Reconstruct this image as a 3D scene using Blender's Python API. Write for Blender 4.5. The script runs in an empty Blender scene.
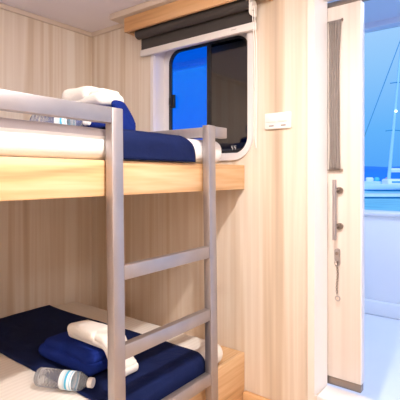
import bpy, bmesh, math, random
from mathutils import Vector, Matrix, noise
random.seed(4)
S = bpy.context.scene
COL = S.collection
PI = math.pi

# ------------------------------------------------------------------ materials
def new_mat(name):
    m = bpy.data.materials.new(name); m.use_nodes = True
    nt = m.node_tree; b = nt.nodes['Principled BSDF']
    return m, nt, b

def plain(name, col, rough=.5, metal=0, spec=.5, bump=0, bscale=200, var=0, vscale=8):
    m, nt, b = new_mat(name)
    b.inputs['Base Color'].default_value = (*col, 1)
    b.inputs['Roughness'].default_value = rough
    b.inputs['Metallic'].default_value = metal
    b.inputs['Specular IOR Level'].default_value = spec
    tc = nt.nodes.new('ShaderNodeTexCoord')
    if bump:
        n = nt.nodes.new('ShaderNodeTexNoise'); n.inputs['Scale'].default_value = bscale; n.inputs['Detail'].default_value = 3
        nt.links.new(tc.outputs['Object'], n.inputs['Vector'])
        bp = nt.nodes.new('ShaderNodeBump'); bp.inputs['Strength'].default_value = bump; bp.inputs['Distance'].default_value = .004
        nt.links.new(n.outputs['Fac'], bp.inputs['Height']); nt.links.new(bp.outputs['Normal'], b.inputs['Normal'])
    if var:
        n2 = nt.nodes.new('ShaderNodeTexNoise'); n2.inputs['Scale'].default_value = vscale
        nt.links.new(tc.outputs['Object'], n2.inputs['Vector'])
        mx = nt.nodes.new('ShaderNodeMix'); mx.data_type = 'RGBA'
        mx.inputs[6].default_value = (*[c * (1 - var) for c in col], 1)
        mx.inputs[7].default_value = (*[min(1, c * (1 + var)) for c in col], 1)
        nt.links.new(n2.outputs['Fac'], mx.inputs[0]); nt.links.new(mx.outputs[2], b.inputs['Base Color'])
    return m

def grain(name, stops, scale, rough=.45, fine=6., fine_amt=.25, bump=.05, distort=0.4, spec=.4):
    """wood / laminate grain: stretched noise through a colour ramp; scale is small along the grain"""
    m, nt, b = new_mat(name)
    L = nt.links
    tc = nt.nodes.new('ShaderNodeTexCoord')
    mp = nt.nodes.new('ShaderNodeMapping'); mp.inputs['Scale'].default_value = scale
    L.new(tc.outputs['Object'], mp.inputs['Vector'])
    n1 = nt.nodes.new('ShaderNodeTexNoise'); n1.inputs['Scale'].default_value = 1; n1.inputs['Detail'].default_value = 2.5
    n1.inputs['Distortion'].default_value = distort
    L.new(mp.outputs[0], n1.inputs['Vector'])
    n2 = nt.nodes.new('ShaderNodeTexNoise'); n2.inputs['Scale'].default_value = fine; n2.inputs['Detail'].default_value = 2
    L.new(mp.outputs[0], n2.inputs['Vector'])
    mx = nt.nodes.new('ShaderNodeMix'); mx.data_type = 'FLOAT'; mx.inputs[0].default_value = fine_amt
    L.new(n1.outputs['Fac'], mx.inputs[2]); L.new(n2.outputs['Fac'], mx.inputs[3])
    r = nt.nodes.new('ShaderNodeValToRGB')
    els = r.color_ramp.elements
    while len(els) < len(stops): els.new(.5)
    for e, (p, c) in zip(els, stops): e.position = p; e.color = (*c, 1)
    L.new(mx.outputs[0], r.inputs['Fac']); L.new(r.outputs['Color'], b.inputs['Base Color'])
    b.inputs['Roughness'].default_value = rough; b.inputs['Specular IOR Level'].default_value = spec
    if bump:
        bp = nt.nodes.new('ShaderNodeBump'); bp.inputs['Strength'].default_value = bump; bp.inputs['Distance'].default_value = .003
        L.new(mx.outputs[0], bp.inputs['Height']); L.new(bp.outputs['Normal'], b.inputs['Normal'])
    return m

def tinted_glass(name, tint, gloss=.06, rough=.02):
    m = bpy.data.materials.new(name); m.use_nodes = True
    nt = m.node_tree; nt.nodes.clear()
    out = nt.nodes.new('ShaderNodeOutputMaterial')
    t = nt.nodes.new('ShaderNodeBsdfTransparent'); t.inputs['Color'].default_value = (*tint, 1)
    g = nt.nodes.new('ShaderNodeBsdfGlossy'); g.inputs['Roughness'].default_value = rough
    mx = nt.nodes.new('ShaderNodeMixShader'); mx.inputs[0].default_value = gloss
    nt.links.new(t.outputs[0], mx.inputs[1]); nt.links.new(g.outputs[0], mx.inputs[2]); nt.links.new(mx.outputs[0], out.inputs['Surface'])
    return m

WALL_STOPS = [(.31, (.50, .385, .285)), (.42, (.68, .55, .42)), (.50, (.80, .705, .605)), (.575, (.715, .60, .49)), (.66, (.84, .76, .675))]
M = dict(
    wall=grain('pale_laminate', WALL_STOPS, (6.5, 6.5, .16), fine=3.6, fine_amt=.36, bump=.0, distort=.25),
    oak=grain('oak_board', [(.30, (.42, .22, .095)), (.44, (.64, .385, .19)), (.58, (.75, .51, .295)), (.72, (.66, .405, .205))], (16, .9, 16), fine=4, fine_amt=.3, bump=.03, distort=.8),
    oakx=grain('oak_trim', [(.28, (.50, .26, .11)), (.45, (.68, .39, .18)), (.6, (.78, .48, .25)), (.75, (.70, .41, .20))], (.9, 16, 16), fine=4, fine_amt=.3, bump=.03, distort=.8),
    floorwood=grain('floor_planks', [(.3, (.50, .36, .24)), (.5, (.62, .47, .33)), (.7, (.70, .55, .40))], (12, .8, 12), rough=.35),
    ceiling=plain('ceiling_panel', (.93, .88, .92), .6, var=.03, vscale=2),
    cornice=plain('cornice_cream', (.72, .60, .50), .5),
    white=plain('white_gelcoat', (.88, .87, .88), .35, var=.02, vscale=3),
    casing=plain('cream_casing', (.85, .78, .72), .4),
    leaf=grain('door_laminate', [(.3, (.66, .575, .515)), (.5, (.72, .645, .59)), (.7, (.76, .69, .64))], (20, 20, .35), fine=4, fine_amt=.3, bump=.01),
    frame=plain('white_window_frame', (.80, .76, .76), .4),
    rubber=plain('black_rubber', (.012, .012, .014), .45),
    steel=None,
    dark_steel=plain('dull_steel', (.30, .25, .22), .4, .85),
    sheet=None, top_shade=plain('grey_lavender_shade', (.62, .58, .62), .9, bump=.2, bscale=500),  # grey paints in the shade of the upper mattress's rounded top
    navy=None, towel_blue=None, towel_white=None,
    charcoal=plain('charcoal_blind_fabric', (.055, .047, .045), .85, bump=.25, bscale=900),
    barwhite=plain('blind_bar_white', (.80, .76, .74), .4),
    plastic=plain('white_plastic', (.86, .83, .80), .35),
    grey_mark=plain('grey_mark', (.30, .27, .26), .5),
    curtain=plain('taupe_curtain_fabric', (.27, .235, .22), .9, bump=.3, bscale=700, var=.12, vscale=25),
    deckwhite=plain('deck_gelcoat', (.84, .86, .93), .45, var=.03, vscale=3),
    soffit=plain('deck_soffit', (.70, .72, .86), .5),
    pane=tinted_glass('blue_tinted_pane', (.045, .56, 1.0), .03),
    darkpane=tinted_glass('dark_tinted_pane', (.035, .04, .05), .13, .05),
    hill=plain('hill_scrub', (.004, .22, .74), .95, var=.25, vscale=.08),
    boatwhite=plain('boat_white', (.85, .90, .95), .4),
    boatblue=plain('boat_blue_canvas', (.04, .35, .75), .6),
    boatpink=plain('boat_pink_canvas', (.85, .35, .55), .6),
    boatcyan=plain('boat_cyan_hull', (.10, .62, .85), .5),
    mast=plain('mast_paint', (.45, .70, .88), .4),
    wire=plain('rigging_wire', (.03, .28, .55), .5),
    pontoon=plain('pontoon_planks', (.72, .84, .95), .6, var=.08, vscale=4),
)

def brushed_steel():
    m, nt, b = new_mat('brushed_steel')
    b.inputs['Metallic'].default_value = .92; b.inputs['Roughness'].default_value = .46
    tc = nt.nodes.new('ShaderNodeTexCoord'); mp = nt.nodes.new('ShaderNodeMapping'); mp.inputs['Scale'].default_value = (90, 14, 14)
    n = nt.nodes.new('ShaderNodeTexNoise'); n.inputs['Scale'].default_value = 1; n.inputs['Detail'].default_value = 2
    nt.links.new(tc.outputs['Object'], mp.inputs[0]); nt.links.new(mp.outputs[0], n.inputs['Vector'])
    r = nt.nodes.new('ShaderNodeValToRGB')
    r.color_ramp.elements[0].color = (.40, .365, .365, 1); r.color_ramp.elements[1].color = (.51, .475, .48, 1)
    nt.links.new(n.outputs['Fac'], r.inputs[0]); nt.links.new(r.outputs[0], b.inputs['Base Color'])
    return m
M['steel'] = brushed_steel()

def cloth(name, c0, c1, rough=.9, weave=900, wb=.25, wr=7, wrb=.6, stripes=None, sheen=.1, spec=.2):
    """woven cloth: fine weave bump, soft wrinkle bump and slight colour drift; optional satin stripes"""
    m, nt, b = new_mat(name); L = nt.links
    tc = nt.nodes.new('ShaderNodeTexCoord')
    n1 = nt.nodes.new('ShaderNodeTexNoise'); n1.inputs['Scale'].default_value = wr; n1.inputs['Detail'].default_value = 3; n1.inputs['Distortion'].default_value = .8
    n2 = nt.nodes.new('ShaderNodeTexNoise'); n2.inputs['Scale'].default_value = weave
    for n in (n1, n2): L.new(tc.outputs['Object'], n.inputs['Vector'])
    mx = nt.nodes.new('ShaderNodeMix'); mx.data_type = 'RGBA'
    mx.inputs[6].default_value = (*c0, 1); mx.inputs[7].default_value = (*c1, 1)
    fac = n1.outputs['Fac']
    if stripes:
        w = nt.nodes.new('ShaderNodeTexWave'); w.bands_direction = 'X'; w.inputs['Scale'].default_value = stripes; w.inputs['Distortion'].default_value = .6
        L.new(tc.outputs['Object'], w.inputs['Vector'])
        a = nt.nodes.new('ShaderNodeMix'); a.data_type = 'FLOAT'; a.inputs[0].default_value = .5
        L.new(n1.outputs['Fac'], a.inputs[2]); L.new(w.outputs['Fac'], a.inputs[3]); fac = a.outputs[0]
    L.new(fac, mx.inputs[0]); L.new(mx.outputs[2], b.inputs['Base Color'])
    b1 = nt.nodes.new('ShaderNodeBump'); b1.inputs['Strength'].default_value = wrb; b1.inputs['Distance'].default_value = .02
    b2 = nt.nodes.new('ShaderNodeBump'); b2.inputs['Strength'].default_value = wb; b2.inputs['Distance'].default_value = .003
    L.new(n1.outputs['Fac'], b1.inputs['Height']); L.new(n2.outputs['Fac'], b2.inputs['Height'])
    L.new(b1.outputs['Normal'], b2.inputs['Normal']); L.new(b2.outputs['Normal'], b.inputs['Normal'])
    b.inputs['Roughness'].default_value = rough; b.inputs['Sheen Weight'].default_value = sheen; b.inputs['Specular IOR Level'].default_value = spec
    return m
M['sheet'] = cloth('striped_sheet', (.74, .68, .62), (.84, .79, .73), .8, wr=5, wrb=.25, stripes=14)
M['sheet_plain'] = cloth('white_sheet', (.84, .82, .81), (.90, .88, .87), .8, wr=6, wrb=.2)
M['navy'] = cloth('navy_runner_cloth', (.006, .010, .046), (.011, .020, .085), .85, wr=9, wrb=.35, sheen=0, spec=.08)
M['towel_blue'] = cloth('royal_blue_terry', (.007, .016, .13), (.014, .036, .25), .95, weave=350, wb=.7, wr=9, wrb=.6, sheen=.0, spec=.08)
M['towel_white'] = cloth('white_terry', (.83, .78, .73), (.90, .86, .81), .95, weave=350, wb=.6, wr=8, wrb=.4)

def water_mat():
    m, nt, b = new_mat('bottle_plastic')
    b.inputs['Transmission Weight'].default_value = 1; b.inputs['IOR'].default_value = 1.2
    b.inputs['Roughness'].default_value = .04; b.inputs['Base Color'].default_value = (.97, .98, 1, 1)
    L = nt.links; out = nt.nodes['Material Output']
    t = nt.nodes.new('ShaderNodeBsdfTransparent'); t.inputs['Color'].default_value = (.86, .88, .9, 1)
    d = nt.nodes.new('ShaderNodeBsdfDiffuse'); d.inputs['Color'].default_value = (.9, .92, .95, 1)
    m1 = nt.nodes.new('ShaderNodeMixShader'); m1.inputs[0].default_value = .22
    m2 = nt.nodes.new('ShaderNodeMixShader'); m2.inputs[0].default_value = .55
    L.new(t.outputs[0], m1.inputs[1]); L.new(d.outputs[0], m1.inputs[2])
    L.new(m1.outputs[0], m2.inputs[1]); L.new(b.outputs[0], m2.inputs[2]); L.new(m2.outputs[0], out.inputs['Surface'])
    return m
M['bottle'] = water_mat()

def label_mat():
    m, nt, b = new_mat('bottle_label'); L = nt.links
    tc = nt.nodes.new('ShaderNodeTexCoord'); sp = nt.nodes.new('ShaderNodeSeparateXYZ'); L.new(tc.outputs['Object'], sp.inputs[0])
    mr = nt.nodes.new('ShaderNodeMapRange'); mr.inputs[1].default_value = .100; mr.inputs[2].default_value = .150
    L.new(sp.outputs['X'], mr.inputs[0])
    r = nt.nodes.new('ShaderNodeValToRGB'); r.color_ramp.interpolation = 'CONSTANT'
    cols = [(0, (.75, .80, .84)), (.30, (.55, .66, .74)), (.46, (.05, .42, .68)), (.62, (.80, .86, .90)), (.8, (.30, .55, .72)), (.9, (.78, .83, .87))]
    els = r.color_ramp.elements
    while len(els) < len(cols): els.new(.5)
    for e, (p, c) in zip(els, cols): e.position = p; e.color = (*c, 1)
    L.new(mr.outputs[0], r.inputs[0]); L.new(r.outputs[0], b.inputs['Base Color']); b.inputs['Roughness'].default_value = .35
    return m
M['label'] = label_mat()

def sea_mat():
    m, nt, b = new_mat('sea_water'); L = nt.links
    tc = nt.nodes.new('ShaderNodeTexCoord'); mp = nt.nodes.new('ShaderNodeMapping'); mp.inputs['Scale'].default_value = (.25, 1.1, 1)
    n = nt.nodes.new('ShaderNodeTexNoise'); n.inputs['Scale'].default_value = 1.2; n.inputs['Detail'].default_value = 4
    L.new(tc.outputs['Object'], mp.inputs[0]); L.new(mp.outputs[0], n.inputs['Vector'])
    r = nt.nodes.new('ShaderNodeValToRGB')
    r.color_ramp.elements[0].position = .35; r.color_ramp.elements[0].color = (.06, .48, .66, 1)
    r.color_ramp.elements[1].position = .7; r.color_ramp.elements[1].color = (.28, .80, .95, 1)
    L.new(n.outputs['Fac'], r.inputs[0]); L.new(r.outputs[0], b.inputs['Base Color'])
    bp = nt.nodes.new('ShaderNodeBump'); bp.inputs['Strength'].default_value = .4; bp.inputs['Distance'].default_value = .15
    L.new(n.outputs['Fac'], bp.inputs['Height']); L.new(bp.outputs['Normal'], b.inputs['Normal'])
    b.inputs['Roughness'].default_value = .3
    return m
M['sea'] = sea_mat()

# ------------------------------------------------------------------ mesh helpers
def finish(name, bm, mat, parent=None, smooth=True, angle=40):
    bmesh.ops.recalc_face_normals(bm, faces=bm.faces[:])
    me = bpy.data.meshes.new(name); bm.to_mesh(me); bm.free()
    me.materials.append(mat)
    if smooth:
        me.polygons.foreach_set('use_smooth', [True] * len(me.polygons))
        me.set_sharp_from_angle(angle=math.radians(angle))
    o = bpy.data.objects.new(name, me); COL.objects.link(o)
    if parent: o.parent = parent; 
    return o

def tag(o, label, cat, group=None, kind=None):
    o['label'] = label; o['category'] = cat
    if group: o['group'] = group
    if kind: o['kind'] = kind
    return o

def thing(name, label, cat, loc, group=None):
    o = bpy.data.objects.new(name, None); COL.objects.link(o); o.location = loc
    o.empty_display_size = .05
    return tag(o, label, cat, group)

def struct(o): o['kind'] = 'structure'; return o

def box(bm, x0, x1, y0, y1, z0, z1, bev=0, seg=2):
    """axis-aligned box, optionally bevelled, added to bm"""
    t = bmesh.new()
    bmesh.ops.create_cube(t, size=1)
    for v in t.verts:
        v.co = Vector(((x0 + x1) / 2 + v.co.x * (x1 - x0), (y0 + y1) / 2 + v.co.y * (y1 - y0), (z0 + z1) / 2 + v.co.z * (z1 - z0)))
    if bev: bmesh.ops.bevel(t, geom=t.edges[:], offset=bev, segments=seg, affect='EDGES', profile=.5)
    merge(bm, t)
    return bm

def merge(bm, t):
    me = bpy.data.meshes.new('t'); t.to_mesh(me); t.free(); bm.from_mesh(me); bpy.data.meshes.remove(me)

def B(*a, **k):
    return box(bmesh.new(), *a, **k)

def tube(bm, pts, r, n=10, cap=True):
    """tube through pts; r is a number or a list"""
    pts = [Vector(p) for p in pts]
    rr = r if isinstance(r, (list, tuple)) else [r] * len(pts)
    rings = []
    up = Vector((0, 0, 1))
    for i, p in enumerate(pts):
        d = (pts[min(i + 1, len(pts) - 1)] - pts[max(i - 1, 0)]).normalized()
        a = up if abs(d.dot(up)) < .95 else Vector((1, 0, 0))
        s = d.cross(a).normalized(); q = s.cross(d).normalized()
        rings.append([bm.verts.new(p + rr[i] * (math.cos(2 * PI * k / n) * s + math.sin(2 * PI * k / n) * q)) for k in range(n)])
    for A, C in zip(rings, rings[1:]):
        for k in range(n): bm.faces.new((A[k], A[(k + 1) % n], C[(k + 1) % n], C[k]))
    if cap:
        bm.faces.new(rings[0][::-1]); bm.faces.new(rings[-1])
    return bm

def lathe_x(bm, prof, n=28):
    """profile of (x, r) turned about the X axis"""
    rings = []
    for x, r in prof:
        rings.append([bm.verts.new((x, r * math.cos(2 * PI * k / n), r * math.sin(2 * PI * k / n))) for k in range(n)])
    for A, C in zip(rings, rings[1:]):
        for k in range(n): bm.faces.new((A[k], A[(k + 1) % n], C[(k + 1) % n], C[k]))
    bm.faces.new(rings[0][::-1]); bm.faces.new(rings[-1])
    return bm

def soft(bm, x0, x1, y0, y1, z0, z1, r, amp=0, freq=8, seed=0, step=.02, flat_bottom=True, sag=0, ztop=None):
    """a padded block with rounded edges and soft lumps"""
    c = Vector(((x0 + x1) / 2, (y0 + y1) / 2, (z0 + z1) / 2)); h = Vector(((x1 - x0) / 2, (y1 - y0) / 2, (z1 - z0) / 2))
    r = min(r, h.x, h.y, h.z)
    t = bmesh.new()
    ns = [max(4, int(2 * h[k] / step)) for k in range(3)]
    def lin(k): # denser near the ends so the rounding is smooth
        n = ns[k]; out = []
        e = [-h[k], -h[k] + r * .3, -h[k] + r * .65, -h[k] + r]
        mid = [-h[k] + r + (2 * h[k] - 2 * r) * i / n for i in range(1, n)] if h[k] - r > 1e-4 else []
        return e + mid + ([-v for v in reversed(e)] if h[k] - r > 1e-4 else [-v for v in reversed(e[:-1])])
    L = [lin(0), lin(1), lin(2)]
    for ax in range(3):
        u, v = [k for k in range(3) if k != ax]
        for s in (-1, 1):
            g = []
            for a in L[u]:
                row = []
                for b_ in L[v]:
                    p = Vector((0, 0, 0)); p[ax] = s * h[ax]; p[u] = a; p[v] = b_
                    row.append(t.verts.new(p))
                g.append(row)
            for i in range(len(g) - 1):
                for j in range(len(g[0]) - 1): t.faces.new((g[i][j], g[i + 1][j], g[i + 1][j + 1], g[i][j + 1]))
    bmesh.ops.remove_doubles(t, verts=t.verts[:], dist=1e-5)
    for v in t.verts:
        q = Vector([max(-(h[k] - r), min(h[k] - r, v.co[k])) for k in range(3)])
        d = v.co - q
        if d.length > 1e-7: d.normalize()
        p = q + d * r
        if amp:
            w = (p + c) * freq + Vector((seed * 3.1, seed * 7.7, seed * 1.3))
            k = noise.noise(w) + .5 * noise.noise(w * 2.1)
            low = max(0., min(1., (p.z + h.z) / (2 * h.z) * 1.6)) if flat_bottom else 1
            p = p + d * amp * k * low
        if sag:
            p.z -= sag * ((p.x / h.x) ** 2) * (p.z + h.z) / (2 * h.z)
        v.co = p + c
        if ztop is not None: v.co.z = min(v.co.z, ztop)
    merge(bm, t)
    return bm

def flat_shape(outer, holes, depth):
    """a plate with holes drawn as a filled 2D curve in XY and thickened by depth along +Z, returned as bmesh"""
    cu = bpy.data.curves.new('tmp', 'CURVE'); cu.dimensions = '2D'; cu.fill_mode = 'BOTH'; cu.extrude = depth / 2
    for loop in [outer] + holes:
        sp = cu.splines.new('POLY'); sp.points.add(len(loop) - 1); sp.use_cyclic_u = True
        for p, (a, b_) in zip(sp.points, loop): p.co = (a, b_, 0, 1)
    o = bpy.data.objects.new('tmp', cu); COL.objects.link(o)
    me = bpy.data.meshes.new_from_object(o.evaluated_get(bpy.context.evaluated_depsgraph_get()))
    bm = bmesh.new(); bm.from_mesh(me)
    bpy.data.objects.remove(o); bpy.data.curves.remove(cu); bpy.data.meshes.remove(me)
    bmesh.ops.remove_doubles(bm, verts=bm.verts[:], dist=1e-6)
    return bm

def upright(bm, y):
    """stand a flat_shape up in the X-Z plane, centred on y"""
    for v in bm.verts: v.co = Vector((v.co.x, y - v.co.z, v.co.y))
    return bm

def rrect(x0, x1, z0, z1, r, n=10):
    out = []
    for cx, cz, a0 in ((x1 - r, z1 - r, 0), (x0 + r, z1 - r, PI / 2), (x0 + r, z0 + r, PI), (x1 - r, z0 + r, 1.5 * PI)):
        for k in range(n + 1):
            a = a0 + PI / 2 * k / n; out.append((cx + r * math.cos(a), cz + r * math.sin(a)))
    return out

# ------------------------------------------------------------------ room shell
XL, YW, XR, YF, ZC = -2.23, 1.75, 1.55, -1.7, 2.07
DX0, DX1, DZ0, DZ1 = -.700, .45, .205, 1.924      # door opening
WT = .09
struct(finish('floor', B(XL - .1, XR + .1, YF - .1, YW + WT, -.1, 0), M['floorwood']))
struct(finish('ceiling', B(XL - .1, XR + .1, YF - .1, YW + WT, ZC, ZC + .08), M['ceiling']))
struct(finish('wall_left', B(XL - .1, XL, YF - .1, YW + WT, 0, ZC), M['wall']))
struct(finish('wall_right', B(XR, XR + .1, YF - .1, YW + WT, 0, ZC), M['wall']))
struct(finish('wall_front', B(XL, XR, YF - .1, YF, 0, ZC), M['wall']))
win_open = rrect(-1.668, -1.050, 1.252, 1.888, .085)
wall_outline = [(XL, 0), (DX0, 0), (DX0, ZC), (XL, ZC)]
bm = upright(flat_shape([(XL, 0), (XR, 0), (XR, ZC), (XL, ZC)], [win_open, [(DX0 - .018, DZ0), (DX1, DZ0), (DX1, DZ1), (DX0 - .018, DZ1)]], WT), YW + WT / 2)
struct(finish('wall_back', bm, M['wall'], smooth=False))
# exterior skin of the cabin seen from the deck side
# cornices
struct(finish('trim_1', B(XL, XL + .012, YF, YW, ZC - .028, ZC, .003), M['cornice']))
struct(finish('trim_2', B(XL + .012, -1.895, YW - .012, YW, ZC - .028, ZC, .003), M['cornice']))
struct(finish('trim_3', B(-.91, XR, YW - .012, YW, ZC - .028, ZC, .003), M['cornice']))
# skirting
bm = B(-1.068, DX0 - .052, YW - .028, YW, 0, .116, .006)
struct(finish('baseboard_back', bm, M['oakx']))
struct(finish('baseboard_left', B(XL, XL + .015, YF, -.45, 0, .1, .004), M['oakx']))
# door casing, reveal and sill
bm = flat_shape([(DX0 - .046, DZ0 - .04), (DX1 + .046, DZ0 - .04), (DX1 + .046, DZ1 + .046), (DX0 - .046, DZ1 + .046)],
                [[(DX0 - .016, DZ0), (DX1 + .004, DZ0), (DX1 + .004, DZ1 + .004), (DX0 - .016, DZ1 + .004)]], .014)
struct(finish('trim_4', upright(bm, YW - .007), M['casing'], smooth=False))
bm = bmesh.new()
sv = [bm.verts.new((x, y, z)) for z in (DZ0, DZ1) for x, y in ((DX0 - .0165, YW - .0145), (DX0 + .002, YW + WT), (DX0 - .0165, YW + WT))]
for q in ((0, 1, 2), (5, 4, 3), (0, 3, 4, 1), (1, 4, 5, 2), (2, 5, 3, 0)): bm.faces.new([sv[k] for k in q])
box(bm, DX1 - .003, DX1 + .004, YW - .014, YW + WT, DZ0, DZ1, .001)
box(bm, DX0 - .016, DX1, YW - .014, YW + WT, DZ1 - .004, DZ1 + .004, .001)
box(bm, DX0, DX1, YW - .03, YW + WT + .004, DZ0 - .03, DZ0 + .010, .006)
struct(finish('trim_5', bm, M['white']))

# ------------------------------------------------------------------ sliding door
leaf = finish('door_1', B(-1.015, -.555, 1.850, 1.890, .252, 1.897, .003), M['leaf']); struct(leaf)
finish('edge_strip', B(-.557, -.5525, 1.8485, 1.8915, .254, 1.895, .001), M['white'], leaf)
bm = B(-1.015, -.556, 1.8515, 1.8885, .2165, .2505, .002)
finish('bottom_rail', bm, M['dark_steel'], leaf)
bm = B(-1.015, .40, 1.856, 1.884, 1.899, 1.922, .002)
finish('top_track', bm, M['dark_steel'], leaf)
bm = bmesh.new()
tube(bm, [(-.655, 1.808, .868), (-.655, 1.808, 1.130)], .0085, 16)
h = finish('door_handle', bm, M['steel'], leaf)
for z in (.925, 1.082):
    b2 = bmesh.new()
    tube(b2, [(-.654, 1.812, z), (-.646, 1.849, z)], .0055, 10)
    tube(b2, [(-.644, 1.836, z), (-.644, 1.8495, z)], .0145, 20)
    finish('handle_rose', b2, M['dark_steel'], h)
bm = upright(flat_shape(rrect(-.667, -.643, .750, .826, .0118), [], .008), 1.845)
lp = finish('lock_plate', bm, M['steel'], leaf, angle=30)
bm = bmesh.new(); tube(bm, [(-.655, 1.841, .806), (-.655, 1.835, .806)], .0075, 16)
finish('keyhole_cover', bm, M['dark_steel'], lp)
bm = bmesh.new(); tube(bm, [(-.655, 1.841, .768), (-.655, 1.826, .768), (-.651, 1.822, .757)], .006, 12)
finish('thumb_turn', bm, M['dark_steel'], lp)
# hanging chain: links built one by one, alternating
bm = bmesh.new()
def ring(bm, c, R, r, ax, sx=1., n=14, m=6):
    c = Vector(c); vs = []
    for i in range(n):
        a = 2 * PI * i / n
        row = []
        for j in range(m):
            b_ = 2 * PI * j / m
            rad = R + r * math.cos(b_)
            loc = Vector((rad * math.cos(a) * sx, r * math.sin(b_), rad * math.sin(a)))
            if ax: loc = Vector((loc.y, loc.x, loc.z))
            row.append(bm.verts.new(c + loc))
        vs.append(row)
    for i in range(n):
        for j in range(m):
            bm.faces.new((vs[i][j], vs[(i + 1) % n][j], vs[(i + 1) % n][(j + 1) % m], vs[i][(j + 1) % m]))
for k in range(16):
    ring(bm, (-.650 + .002 * math.sin(k * .4), 1.828, .752 - k * .0078), .0055, .0016, k % 2, .75)
ch = finish('chain', bm, M['dark_steel'], leaf)
bm = bmesh.new(); ring(bm, (-.648, 1.828, .612), .010, .0026, 0, 1, 20, 8)
finish('pull_ring', bm, M['steel'], ch)

# taupe curtain gathered between two rods on the door
cu = thing('door_curtain', 'narrow taupe curtain gathered between two rods on the open cabin door', 'curtain', (-.66, 1.83, 1.168))
def child(name, bm, mat, root, **k):
    for v in bm.verts: v.co -= root.location
    return finish(name, bm, mat, root, **k)
bm = bmesh.new(); rows = []
NZ, NX = 40, 26
for i in range(NZ + 1):
    f = i / NZ; z = 1.172 + f * .655
    w = .052 - .007 * math.sin(PI * f)
    row = []
    for j in range(NX + 1):
        g = j / NX
        x = -.688 + g * w + .0015 * math.sin(9 * f + 4 * g)
        am = .0045 * (.6 + .4 * abs(2 * f - 1))
        y = 1.832 + am * math.sin(2 * PI * 4.5 * g + 1.2 * math.sin(4 * f))
        row.append(bm.verts.new((x, y, z)))
    rows.append(row)
for i in range(NZ):
    for j in range(NX): bm.faces.new((rows[i][j], rows[i][j + 1], rows[i + 1][j + 1], rows[i + 1][j]))
c = child('curtain_cloth', bm, M['curtain'], cu)
md = c.modifiers.new('thick', 'SOLIDIFY'); md.thickness = .0015
for z in (1.172, 1.828):
    bm = bmesh.new(); tube(bm, [(-.696, 1.838, z), (-.634, 1.838, z)], .003, 10)
    tube(bm, [(-.634, 1.838, z), (-.629, 1.838, z)], .006, 12)
    child('curtain_rod', bm, M['dark_steel'], cu)

# ------------------------------------------------------------------ window
fl = flat_shape(rrect(-1.692, -1.022, 1.222, 1.914, .115), [win_open], .012)
wf = finish('window_1', upright(fl, YW - .006), M['frame'], angle=30); struct(wf)
rv = flat_shape(win_open, [rrect(-1.664, -1.054, 1.256, 1.884, .083)], .075)
finish('window_reveal', upright(rv, YW + .036), M['frame'], wf, angle=30)
inner = flat_shape(rrect(-1.664, -1.054, 1.256, 1.884, .083), [rrect(-1.622, -1.092, 1.2655, 1.857, .075)], .016)
finish('inner_frame', upright(inner, 1.829), M['frame'], wf, angle=30)
seal = flat_shape(rrect(-1.624, -1.090, 1.2635, 1.859, .076), [rrect(-1.607, -1.100, 1.276, 1.845, .066)], .012)
finish('rubber_seal', upright(seal, 1.8265), M['rubber'], wf, angle=30)
pl = rrect(-1.610, -1.338, 1.273, 1.848, .066)
pl = [p for p in pl]
left = [(min(x, -1.338), z) for x, z in rrect(-1.610, -1.2, 1.273, 1.848, .066)]
right = [(max(x, -1.338), z) for x, z in rrect(-1.5, -1.097, 1.273, 1.848, .066)]
def dedup(l):
    o = []
    for p in l:
        if not o or (abs(p[0] - o[-1][0]) + abs(p[1] - o[-1][1])) > 1e-5: o.append(p)
    return o
finish('glass_pane', upright(flat_shape(dedup(left), [], .004), 1.831), M['pane'], wf, smooth=False)
finish('dark_sliding_pane', upright(flat_shape(dedup(right), [], .004), 1.824), M['darkpane'], wf, smooth=False)
finish('window_mullion', B(-1.352, -1.324, 1.818, 1.836, 1.274, 1.847, .002), M['rubber'], wf)
bm = B(-1.612, -1.572, 1.806, 1.822, 1.53, 1.606, .005)
lt = finish('window_latch', bm, M['rubber'], wf)
bm = B(-1.602, -1.584, 1.792, 1.806, 1.545, 1.59, .004)
finish('latch_lever', bm, M['rubber'], lt)
bm = bmesh.new()
for k, (dx, w) in enumerate(((0, .010), (.017, .012))):
    box(bm, -1.196 + dx, -1.196 + dx + w, 1.8205, 1.8215, 1.297, 1.299)
    box(bm, -1.196 + dx, -1.196 + dx + w, 1.8205, 1.8215, 1.289, 1.291)
    box(bm, -1.196 + dx, -1.196 + dx + .002, 1.8205, 1.8215, 1.289, 1.299)
    box(bm, -1.194 + dx + w * .4, -1.192 + dx + w * .4, 1.8205, 1.8215, 1.281, 1.291)
finish('glazing_mark', bm, M['plastic'], wf, smooth=False)

# pelmet
pm = thing('window_pelmet', 'oak pelmet board under the ceiling above the window and its blind', 'pelmet', (-1.36, YW, 1.95))
bm = bmesh.new()
box(bm, -1.79, -.915, 1.628, 1.648, 1.952, 2.034, .003)
box(bm, -.935, -.915, 1.648, 1.748, 1.952, 2.034, .002)
box(bm, -1.79, -1.77, 1.648, 1.748, 1.952, 2.034, .002)
child('pelmet_board', bm, M['oakx'], pm)
bm = B(-1.880, -.90, 1.600, 1.748, 2.035, 2.068, .003)
child('pelmet_top', bm, M['cornice'], pm)

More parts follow.
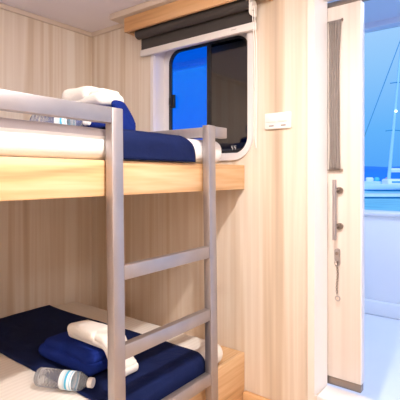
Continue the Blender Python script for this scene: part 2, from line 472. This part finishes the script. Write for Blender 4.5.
# roller blind
rb = thing('roller_blind', 'charcoal roller blind with white bottom bar, rolled nearly up above the window', 'blind', (-1.36, 1.70, 1.95))
bm = bmesh.new(); tube(bm, [(-1.742, 1.690, 1.945), (-1.005, 1.690, 1.945)], .027, 28)
child('blind_roll', bm, M['charcoal'], rb)
bm = B(-1.742, -1.005, 1.7165, 1.7185, 1.862, 1.945)
child('blind_fabric', bm, M['charcoal'], rb, smooth=False)
bm = B(-1.748, -.995, 1.711, 1.732, 1.828, 1.864, .004)
child('bottom_bar', bm, M['barwhite'], rb)
bm = B(-1.125, -1.095, 1.7095, 1.7105, 1.848, 1.850)
child('bar_mark', bm, M['grey_mark'], rb, smooth=False)
bm = upright(flat_shape(rrect(-.032, .032, -.04, .036, .014), [], .004), 0)
for v in bm.verts: v.co = Vector((-.998 + v.co.y, 1.70 + v.co.x, 1.925 + v.co.z))
tube(bm, [(-.998, 1.694, 1.928), (-.985, 1.694, 1.928)], .021, 20)
child('blind_bracket', bm, M['plastic'], rb)
bm = upright(flat_shape(rrect(-.03, .03, .006, .038, .010), [], .004), 0)
for v in bm.verts: v.co = Vector((-1.747 + v.co.y, 1.70 + v.co.x, 1.925 + v.co.z))
child('blind_bracket', bm, M['plastic'], rb)
bm = bmesh.new()
for dx in (0, .012):
    tube(bm, [(-.991 + dx, 1.68, 1.92), (-.990 + dx * .9, 1.70, 1.75), (-.992 + dx * .8, 1.71, 1.55), (-.996 + dx * .5, 1.716, 1.32), (-.991, 1.718, 1.275)], .0022, 6)
child('blind_chain', bm, M['plastic'], rb)

# ------------------------------------------------------------------ wall switch
sw = thing('light_switch', 'white double switch plate on the wall between window and door', 'switch', (-.892, YW, 1.397))
child('switch_plate', B(-.958, -.826, 1.737, 1.749, 1.360, 1.434, .004), M['plastic'], sw)
for x in (-.922, -.862):
    rk = child('rocker', B(x - .023, x + .023, 1.733, 1.738, 1.392, 1.424, .002), M['plastic'], sw)
    child('indicator', B(x - .012, x + .012, 1.7355, 1.7385, 1.372, 1.378, .001), M['grey_mark'], sw)

# ------------------------------------------------------------------ bunks
XB = -1.071
ub = thing('upper_bunk', 'upper bunk shelf with a pale oak front board fixed between the cabin walls', 'bunk', (-1.65, .65, 1.082))
child('front_board', B(XB - .022, XB, -.35, YW - .002, 1.082, 1.198, .003), M['oak'], ub)
child('base_panel', B(XL + .002, XB - .0225, -.35, YW - .002, 1.10, 1.197), M['oak'], ub)
lb = thing('lower_bunk', 'lower bunk base with an oak front board standing on the cabin floor', 'bunk', (-1.65, .65, 0))
child('front_board', B(XB - .022, XB, -.35, YW - .002, 0, .296, .004), M['oak'], lb)
child('base_panel', B(XL + .002, XB - .0225, -.35, YW - .002, .20, .295), M['oak'], lb)
child('plinth', B(XL + .06, XB - .06, -.33, YW - .04, 0, .20), M['oak'], lb)

def mattress(z0, label, shade_band):
    t = thing('mattress', label, 'mattress', (-1.65, .65, z0))
    full = soft(bmesh.new(), -2.20, -1.073, -.28, 1.585 if shade_band else 1.60, z0, z0 + (.106 if shade_band else .092), .046 if shade_band else .0455, .004, 5, 3, .03, True, 0, z0 + (.1062 if shade_band else .093))
    if shade_band:
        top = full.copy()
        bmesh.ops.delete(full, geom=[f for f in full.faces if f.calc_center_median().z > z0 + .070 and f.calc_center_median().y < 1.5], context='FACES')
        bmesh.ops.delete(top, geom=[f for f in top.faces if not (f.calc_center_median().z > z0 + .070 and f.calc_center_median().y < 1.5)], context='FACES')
        child('mattress_top_shade', top, M['top_shade'], t)  # upper faces split off to carry the edge shade as colour
    child('mattress_body', full, M['sheet_plain'] if shade_band else M['sheet'], t)
    return t
mattress(1.199, 'white mattress on the upper bunk with shade painted grey along its top edge', True)
mattress(.297, 'lower bunk mattress in a cream sheet', False)

def runner(zt, zlow, xf, label, y0, y1, r, skew=0):
    """bed runner lying across the mattress and hanging over its front edge"""
    path = [(-2.19 + (xf - r + 2.19) * i / 40, zt) for i in range(41)]
    for k in range(1, 9):
        a = PI / 2 * k / 8; path.append((xf - r + (r + .003) * math.sin(a), zt - r + r * math.cos(a)))
    for k in range(1, 6): path.append((xf + .003, zt - r - (zt - r - zlow) * k / 5))
    bm = bmesh.new(); rows = []
    for i, (x, z) in enumerate(path):
        row = []
        for j in range(25):
            g = j / 24
            e0 = y0 + .012 * noise.noise(Vector((x * 4, 1, zt))); e1 = y1 + .02 * noise.noise(Vector((x * 3, 5, zt)))
            e1 -= skew * max(0, (z - zlow) / (zt - zlow)) ** 3
            y = e0 + (e1 - e0) * g
            dz = .004 * max(0, noise.noise(Vector((x * 9, y * 9, zt)))) if i < 42 else 0
            row.append(bm.verts.new((x, y, z + dz)))
        rows.append(row)
    for i in range(len(rows) - 1):
        for j in range(24): bm.faces.new((rows[i][j], rows[i + 1][j], rows[i + 1][j + 1], rows[i][j + 1]))
    o = finish('bed_runner', bm, M['navy'])
    md = o.modifiers.new('thick', 'SOLIDIFY'); md.thickness = .003; md.offset = 1
    return tag(o, label, 'bed runner')
runner(1.3075, 1.202, -1.068, 'navy bed runner lying across the upper bunk mattress', .915, 1.352, .048, .06)
runner(.392, .305, -1.068, 'dark navy bed runner lying across the lower bunk mattress', .905, 1.42, .046)

# ------------------------------------------------------------------ ladder
ld = thing('bunk_ladder', 'brushed steel bunk ladder with guard rails standing in front of both bunks', 'ladder', (-1.03, 1.17, 0))
def lean(bm, k=.020):
    for v in bm.verts: v.co.x += k * (1.365 - v.co.z) / 1.365
    return bm
PX0, PX1 = -1.064, -1.030
for y0, y1, zt in ((.886, .933, 1.364), (1.399, 1.446, 1.3565)):
    bm = lean(B(PX0, PX1, y0, y1, .002, zt, .0035))
    child('ladder_post', bm, M['steel'], ld)
for zt in (.857, .601, .338):
    child('rung', lean(B(PX0 + .003, PX1 - .002, .9335, 1.3975, zt - .047, zt, .003)), M['steel'], ld)
child('guard_rail', B(PX0, PX1, -.30, .8855, 1.314, 1.364, .0035), M['steel'], ld)
child('guard_rail_post', B(PX0, PX1, -.347, -.3005, 1.09, 1.364, .0035), M['steel'], ld)
child('guard_rail', B(PX0, PX1, 1.4465, 1.534, 1.309, 1.3545, .003), M['steel'], ld)
child('end_rail', B(-2.10, PX0 - .0005, 1.402, 1.440, 1.3062, 1.349, .003), M['steel'], ld)

# ------------------------------------------------------------------ towels and bottles
def blue_towel(zb, label, seed, hgt, x0, x1, flap=0):
    bm = bmesh.new()
    soft(bm, x0, x1, .975, 1.20, zb, zb + hgt * .62, hgt * .31, .009, 7, seed, .02)
    soft(bm, x0 + .02, x1 - .012, .985, 1.19, zb + hgt * .38, zb + hgt, hgt * .31, .009, 7, seed + 3, .02, False, .010, zb + hgt)
    if flap:
        t = soft(bmesh.new(), x1 - .018, x1 + .016, 1.07, 1.185, zb, zb + flap, .016, .006, 16, seed + 1, .012)
        for v in t.verts:
            f = max(0, min(1, (v.co.y - 1.095) / .08)); v.co.z = zb + (v.co.z - zb) * (1 - .62 * f * f)
        merge(bm, t)
    return tag(finish('folded_towel', bm, M['towel_blue']), label, 'towel')
def white_towel(zb, label, seed, hgt, x0, x1, y1, lump=0, drape=0):
    """folded white towel; drape lets its right end slump over the towel below"""
    bm = bmesh.new()
    soft(bm, x0, x1, 1.035, y1, zb, zb + hgt * .72, hgt * .33, .007, 9, seed, .015, True)
    soft(bm, x0 + .01, x1 - .004, 1.042, y1 - .008, zb + hgt * .38, zb + hgt, hgt * .30, .008, 8, seed + 2, .015, False)
    if lump: soft(bm, x0 - .005, x0 + .17, 1.032, y1 - .004, zb + hgt * .3, zb + hgt + lump, (hgt * .7 + lump) * .45, .008, 8, seed + 5, .015, False)
    if drape:
        for v in bm.verts:
            f = max(0., min(1., (v.co.x + 1.265) / .085)); v.co.z -= drape * f * f * (3 - 2 * f)
    return tag(finish('folded_towel', bm, M['towel_white']), label, 'towel')
blue_towel(.3995, 'folded royal blue towel on the lower bunk behind the water bottle', 1, .088, -1.60, -1.262)
white_towel(.489, 'white towel folded on top of the royal blue towel, lower bunk', 4, .050, -1.475, -1.165, 1.145, .006, .088)
blue_towel(1.315, 'royal blue towel under the white towel on the upper bunk', 7, .100, -1.58, -1.242, .122)
white_towel(1.4165, 'thick white towel folded on the blue towel, upper bunk', 11, .070, -1.52, -1.268, 1.16, .016)

def bottle(loc, rz, label):
    t = thing('water_bottle', label, 'bottle', loc)
    R = .032
    prof = [(0, .012), (.001, .024), (.006, .029), (.012, R)]
    for k in range(5):
        x = .016 + k * .013
        prof += [(x, R), (x + .004, R - .0018), (x + .008, R)]
    prof += [(.082, R), (.088, R - .002), (.094, R), (.099, R), (.100, R - .001), (.150, R - .001), (.152, R), (.160, R), (.170, .030), (.180, .025), (.190, .0185), (.197, .0135), (.202, .0125)]
    b_ = finish('bottle_body', lathe_x(bmesh.new(), prof, 32), M['bottle'], t)
    ring_ = [(.101, R - .0006), (.103, R), (.147, R), (.149, R - .0006)]
    bm = bmesh.new()
    n = 32; rs = []
    for x, r in ring_:
        rs.append([bm.verts.new((x, r * math.cos(2 * PI * k / n), r * math.sin(2 * PI * k / n))) for k in range(n)])
    for A, C in zip(rs, rs[1:]):
        for k in range(n): bm.faces.new((A[k], A[(k + 1) % n], C[(k + 1) % n], C[k]))
    finish('bottle_label', bm, M['label'], t)
    cap = [(.201, .0165), (.2025, .0172), (.217, .0172), (.2185, .016), (.219, .010)]
    finish('bottle_cap', lathe_x(bmesh.new(), cap, 24), M['plastic'], t)
    t.rotation_euler = (0, 0, rz)
    return t
bottle((-1.388, .848, .394 + .033), math.radians(25), 'clear water bottle lying on the lower bunk beside the blue towel')
bottle((-1.40, .84, 1.307 + .033), math.radians(25), 'clear water bottle lying on the upper bunk behind the guard rail')

# ------------------------------------------------------------------ deck outside
struct(finish('deck_floor', B(-7, 5, YW + WT + .052, 3.80, -.12, 0), M['deckwhite']))
bm = bmesh.new()
box(bm, -7, 5, 3.66, 3.80, 0, .835, .01)
box(bm, -7, 5, 3.635, 3.83, .815, .848, .012)
box(bm, -7, 5, 3.615, 3.67, 0, .115, .012)
struct(finish('deck_bulwark', bm, M['deckwhite']))
bm = bmesh.new()
box(bm, -7, 5, YW + WT + .06, 3.72, 2.40, 2.50)
box(bm, -7, 5, 3.60, 3.72, 2.355, 2.52, .01)
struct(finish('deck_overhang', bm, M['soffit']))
# outside cladding of the cabin, with the same openings
bm = upright(flat_shape([(-7, -.1), (5, -.1), (5, 2.45), (-7, 2.45)],
     [rrect(-1.69, -1.03, 1.23, 1.91, .09), [(DX0 - .33, .03), (DX1, .03), (DX1, 1.905), (DX0 - .33, 1.905)]], .004), 1.8425)

# ------------------------------------------------------------------ sea, hills, boats
bm = bmesh.new()
vs = [bm.verts.new(p) for p in ((-400, 3.9, -.9), (200, 3.9, -.9), (200, 420, -.9), (-400, 420, -.9))]; bm.faces.new(vs)
struct(finish('sea', bm, M['sea'], smooth=False))
Fv, Rv = Vector((-.6093, .7929, 0)), Vector((.7929, .6093, 0))
bm = bmesh.new(); pr = None
for i in range(121):
    s = -90 + i * 2.0
    top = 4.15 + .9 * noise.noise(Vector((s * .02, 3, 0))) + .25 * noise.noise(Vector((s * .15, 8, 0)))
    p = Fv * 130 + Rv * s
    cur = [bm.verts.new(p + Vector((0, 0, -1.2))), bm.verts.new(p + Fv * 14 + Vector((0, 0, top * .7))), bm.verts.new(p + Fv * 30 + Vector((0, 0, top * 1.12))), bm.verts.new(p + Fv * 60 + Vector((0, 0, -1.2)))]
    if pr:
        for k in range(3): bm.faces.new((pr[k], cur[k], cur[k + 1], pr[k + 1]))
    pr = cur
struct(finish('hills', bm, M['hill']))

# sailing yacht, bow to the left, moored about 55 m off
yd = thing('sailing_yacht', 'white sailing yacht with a tall mast moored beyond the deck rail', 'sailboat', (-14.0, 58.6, -.9))
ang = math.atan2(Rv.y, Rv.x)
yd.rotation_euler = (0, 0, ang)
def hull(bm, L0, L1, wid, h, rake=.9, n=16):
    """boat hull along local X, bow at L0; keel line slightly below the water"""
    rings = []
    for i in range(n + 1):
        f = i / n; x = L0 + (L1 - L0) * f
        w = wid / 2 * min(1, (1 - (1 - min(1, f / .55)) ** 2)) * (1 - .25 * max(0, f - .7) / .3)
        sh = h * (1 + .25 * (1 - f) ** 2)
        ring_ = []
        for a, b_, zz in ((1, 1, sh), (.95, 1, sh * .5), (.6, 1, -.05), (-.6, 1, -.05), (-.95, 1, sh * .5), (-1, 1, sh)):
            xx = x + rake * (1 - zz / sh) * (1 - f) ** 3
            ring_.append(bm.verts.new((xx, a * max(w, .03), zz)))
        rings.append(ring_)
    for A, C in zip(rings, rings[1:]):
        for k in range(5): bm.faces.new((A[k], A[k + 1], C[k + 1], C[k]))
        bm.faces.new((A[5], A[0], C[0], C[5]))
    bm.faces.new(rings[0]); bm.faces.new(rings[-1][::-1])
    return bm
finish('hull', hull(bmesh.new(), -5.6, 7.0, 3.4, .82), M['boatwhite'], yd)
finish('waterline_stripe', hull(bmesh.new(), -4.7, 7.02, 3.44, .16, .2), M['boatblue'], yd)
bm = soft(bmesh.new(), -.6, 4.2, -1.1, 1.1, .75, 1.55, .3, 0)
cb = finish('cabin', bm, M['boatwhite'], yd)
finish('cabin_window', soft(bmesh.new(), -.2, 3.6, -1.13, 1.13, 1.0, 1.3, .12, 0), M['boatblue'], cb)
finish('sprayhood', soft(bmesh.new(), 3.2, 5.2, -1.0, 1.0, 1.4, 2.35, .4, 0), M['boatblue'], yd)
k = .095
mast_pts = [(-.13, 0, .8), (-.13 + k * 10, 0, 10.8), (-.13 + k * 19.3, 0, 20.1)]
bm = bmesh.new(); tube(bm, mast_pts, [.23, .20, .14], 12)
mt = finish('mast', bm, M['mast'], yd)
for z in (7.8, 14.0):
    bm = bmesh.new(); xm = -.13 + k * (z - .8)
    tube(bm, [(xm - 1.0, 0, z - .02), (xm, -.1, z + .1), (xm + .9, 0, z)], .06, 6)
    finish('spreader', bm, M['wire'], mt)
m_, nt, b_ = new_mat('anchor_lamp'); b_.inputs['Emission Color'].default_value = (.9, .97, 1, 1); b_.inputs['Emission Strength'].default_value = 3
bm = bmesh.new(); bmesh.ops.create_icosphere(bm, subdivisions=2, radius=.16)
for v in bm.verts: v.co += Vector((.72, -.35, 10.3))
finish('mast_lamp', bm, m_, mt)
bm = bmesh.new(); tube(bm, [(-5.5, 0, 1.05), (1.62, 0, 20.0)], .055, 6)
finish('forestay', bm, M['wire'], yd)
bm = bmesh.new(); tube(bm, [(6.9, 0, .9), (1.72, 0, 20.0)], .05, 6)
finish('backstay', bm, M['wire'], yd)
bm = bmesh.new(); tube(bm, [(0, 0, 2.5), (5.6, 0, 2.6)], .12, 8); tube(bm, [(.1, 0, 2.72), (5.4, 0, 2.8)], [.22, .14], 8)
finish('boom', bm, M['boatwhite'], yd)

def motorboat(px_s, t, mat, label, L=3.4):
    p = Fv * t + Rv * px_s
    r = thing('small_boat', label, 'boat', (p.x, p.y, -.9)); r.rotation_euler = (0, 0, ang)
    finish('hull', hull(bmesh.new(), -L / 2, L / 2, L * .38, .55, .3), M['boatwhite'], r)
    finish('canopy', soft(bmesh.new(), -.1 * L, .40 * L, -.5, .5, .5, 1.5, .35, 0), mat, r)
    return r
motorboat(39.6, 100, M['boatwhite'], 'white small boat moored under the hills, nearest the door edge', 3.4)
motorboat(41.9, 101, M['boatcyan'], 'small boat with a cyan canopy moored under the hills', 2.2)
motorboat(43.7, 99, M['boatpink'], 'small boat with a pink canopy moored left of the yacht mast', 2.4)

# floating pontoon between the deck and the yacht
pt = thing('pontoon', 'pale floating pontoon lying on the water in front of the yacht', 'pontoon', tuple(Fv * 38 + Rv * 16 + Vector((0, 0, -.9))))
pt.rotation_euler = (0, 0, ang)
finish('pontoon_deck', B(-16, 16, -1.2, 1.2, .14, .36, .04), M['pontoon'], pt)
finish('float', B(-15.8, 15.8, -1.0, 1.0, -.05, .14), M['wire'], pt)

# ------------------------------------------------------------------ world
w = bpy.data.worlds.new('dusk'); S.world = w; w.use_nodes = True
nt = w.node_tree; bg = nt.nodes['Background']
tc = nt.nodes.new('ShaderNodeTexCoord'); sp = nt.nodes.new('ShaderNodeSeparateXYZ'); r = nt.nodes.new('ShaderNodeValToRGB')
nt.links.new(tc.outputs['Generated'], sp.inputs[0]); nt.links.new(sp.outputs['Z'], r.inputs[0]); nt.links.new(r.outputs[0], bg.inputs[0])
els = r.color_ramp.elements
els[0].position = 0; els[0].color = (.085, .38, .98, 1)
els[1].position = 1; els[1].color = (.10, .24, .70, 1)
for p, c in ((.10, (.13, .46, .98)), (.24, (.28, .58, .98)), (.38, (.42, .67, 1.0)), (.6, (.3, .48, .95))):
    e = els.new(p); e.color = (*c, 1)
bg.inputs[1].default_value = 1.0

# ------------------------------------------------------------------ lamps
def area(name, loc, size, energy, col, rot=(0, 0, 0), spread=None, shape='DISK', sy=None):
    l = bpy.data.lights.new(name, 'AREA'); l.energy = energy; l.color = col; l.size = size; l.shape = shape
    if sy: l.size_y = sy
    if spread: l.spread = math.radians(spread)
    o = bpy.data.objects.new(name, l); COL.objects.link(o); o.location = loc; o.rotation_euler = rot
    return o
WARM = (1, .935, .885)
area('ceiling_downlight_near_window', (-.42, .75, ZC - .01), .07, 30, WARM)
def point_lamp(name, loc, energy):  # point source hung low so that it brightens the ceiling too
    l = bpy.data.lights.new(name, 'POINT'); l.energy = energy; l.color = WARM; l.shadow_soft_size = .07
    o = bpy.data.objects.new(name, l); COL.objects.link(o); o.location = loc
point_lamp('ceiling_light_right', (.85, .5, ZC - .14), 34)  # inferred ceiling light; its lowered point form is added to light the ceiling
point_lamp('fill_lamp_behind', (-.3, -1.0, ZC - .14), 42)  # unseen fill, added to brighten the ceiling and left wall
sun = bpy.data.lights.new('exterior_fill_sun', 'SUN'); sun.energy = 2.1; sun.angle = .6; sun.color = (.72, .86, 1)  # added sun fill that brightens boats, hills and sea
so = bpy.data.objects.new('exterior_fill_sun', sun); COL.objects.link(so); so.rotation_euler = (math.radians(52), 0, math.radians(20))
area('deck_fill_lamp', (-.6, 2.8, 2.38), 1.6, 24, (.66, .78, 1), shape='RECTANGLE', sy=.6)  # unseen cool fill added under the overhang to brighten the deck

# ------------------------------------------------------------------ camera
cam = bpy.data.cameras.new('camera'); co = bpy.data.objects.new('camera', cam); COL.objects.link(co)
co.location = (0, 0, 1.15); co.rotation_euler = (PI / 2, 0, math.atan(325 / 423))
cam.sensor_width = 36; cam.lens = 423 / 400 * 36; cam.shift_y = -25 / 400; cam.clip_end = 2000; cam.clip_start = .02
S.camera = co
S.view_settings.view_transform = 'Standard'; S.view_settings.look = 'None'; S.view_settings.exposure = 0
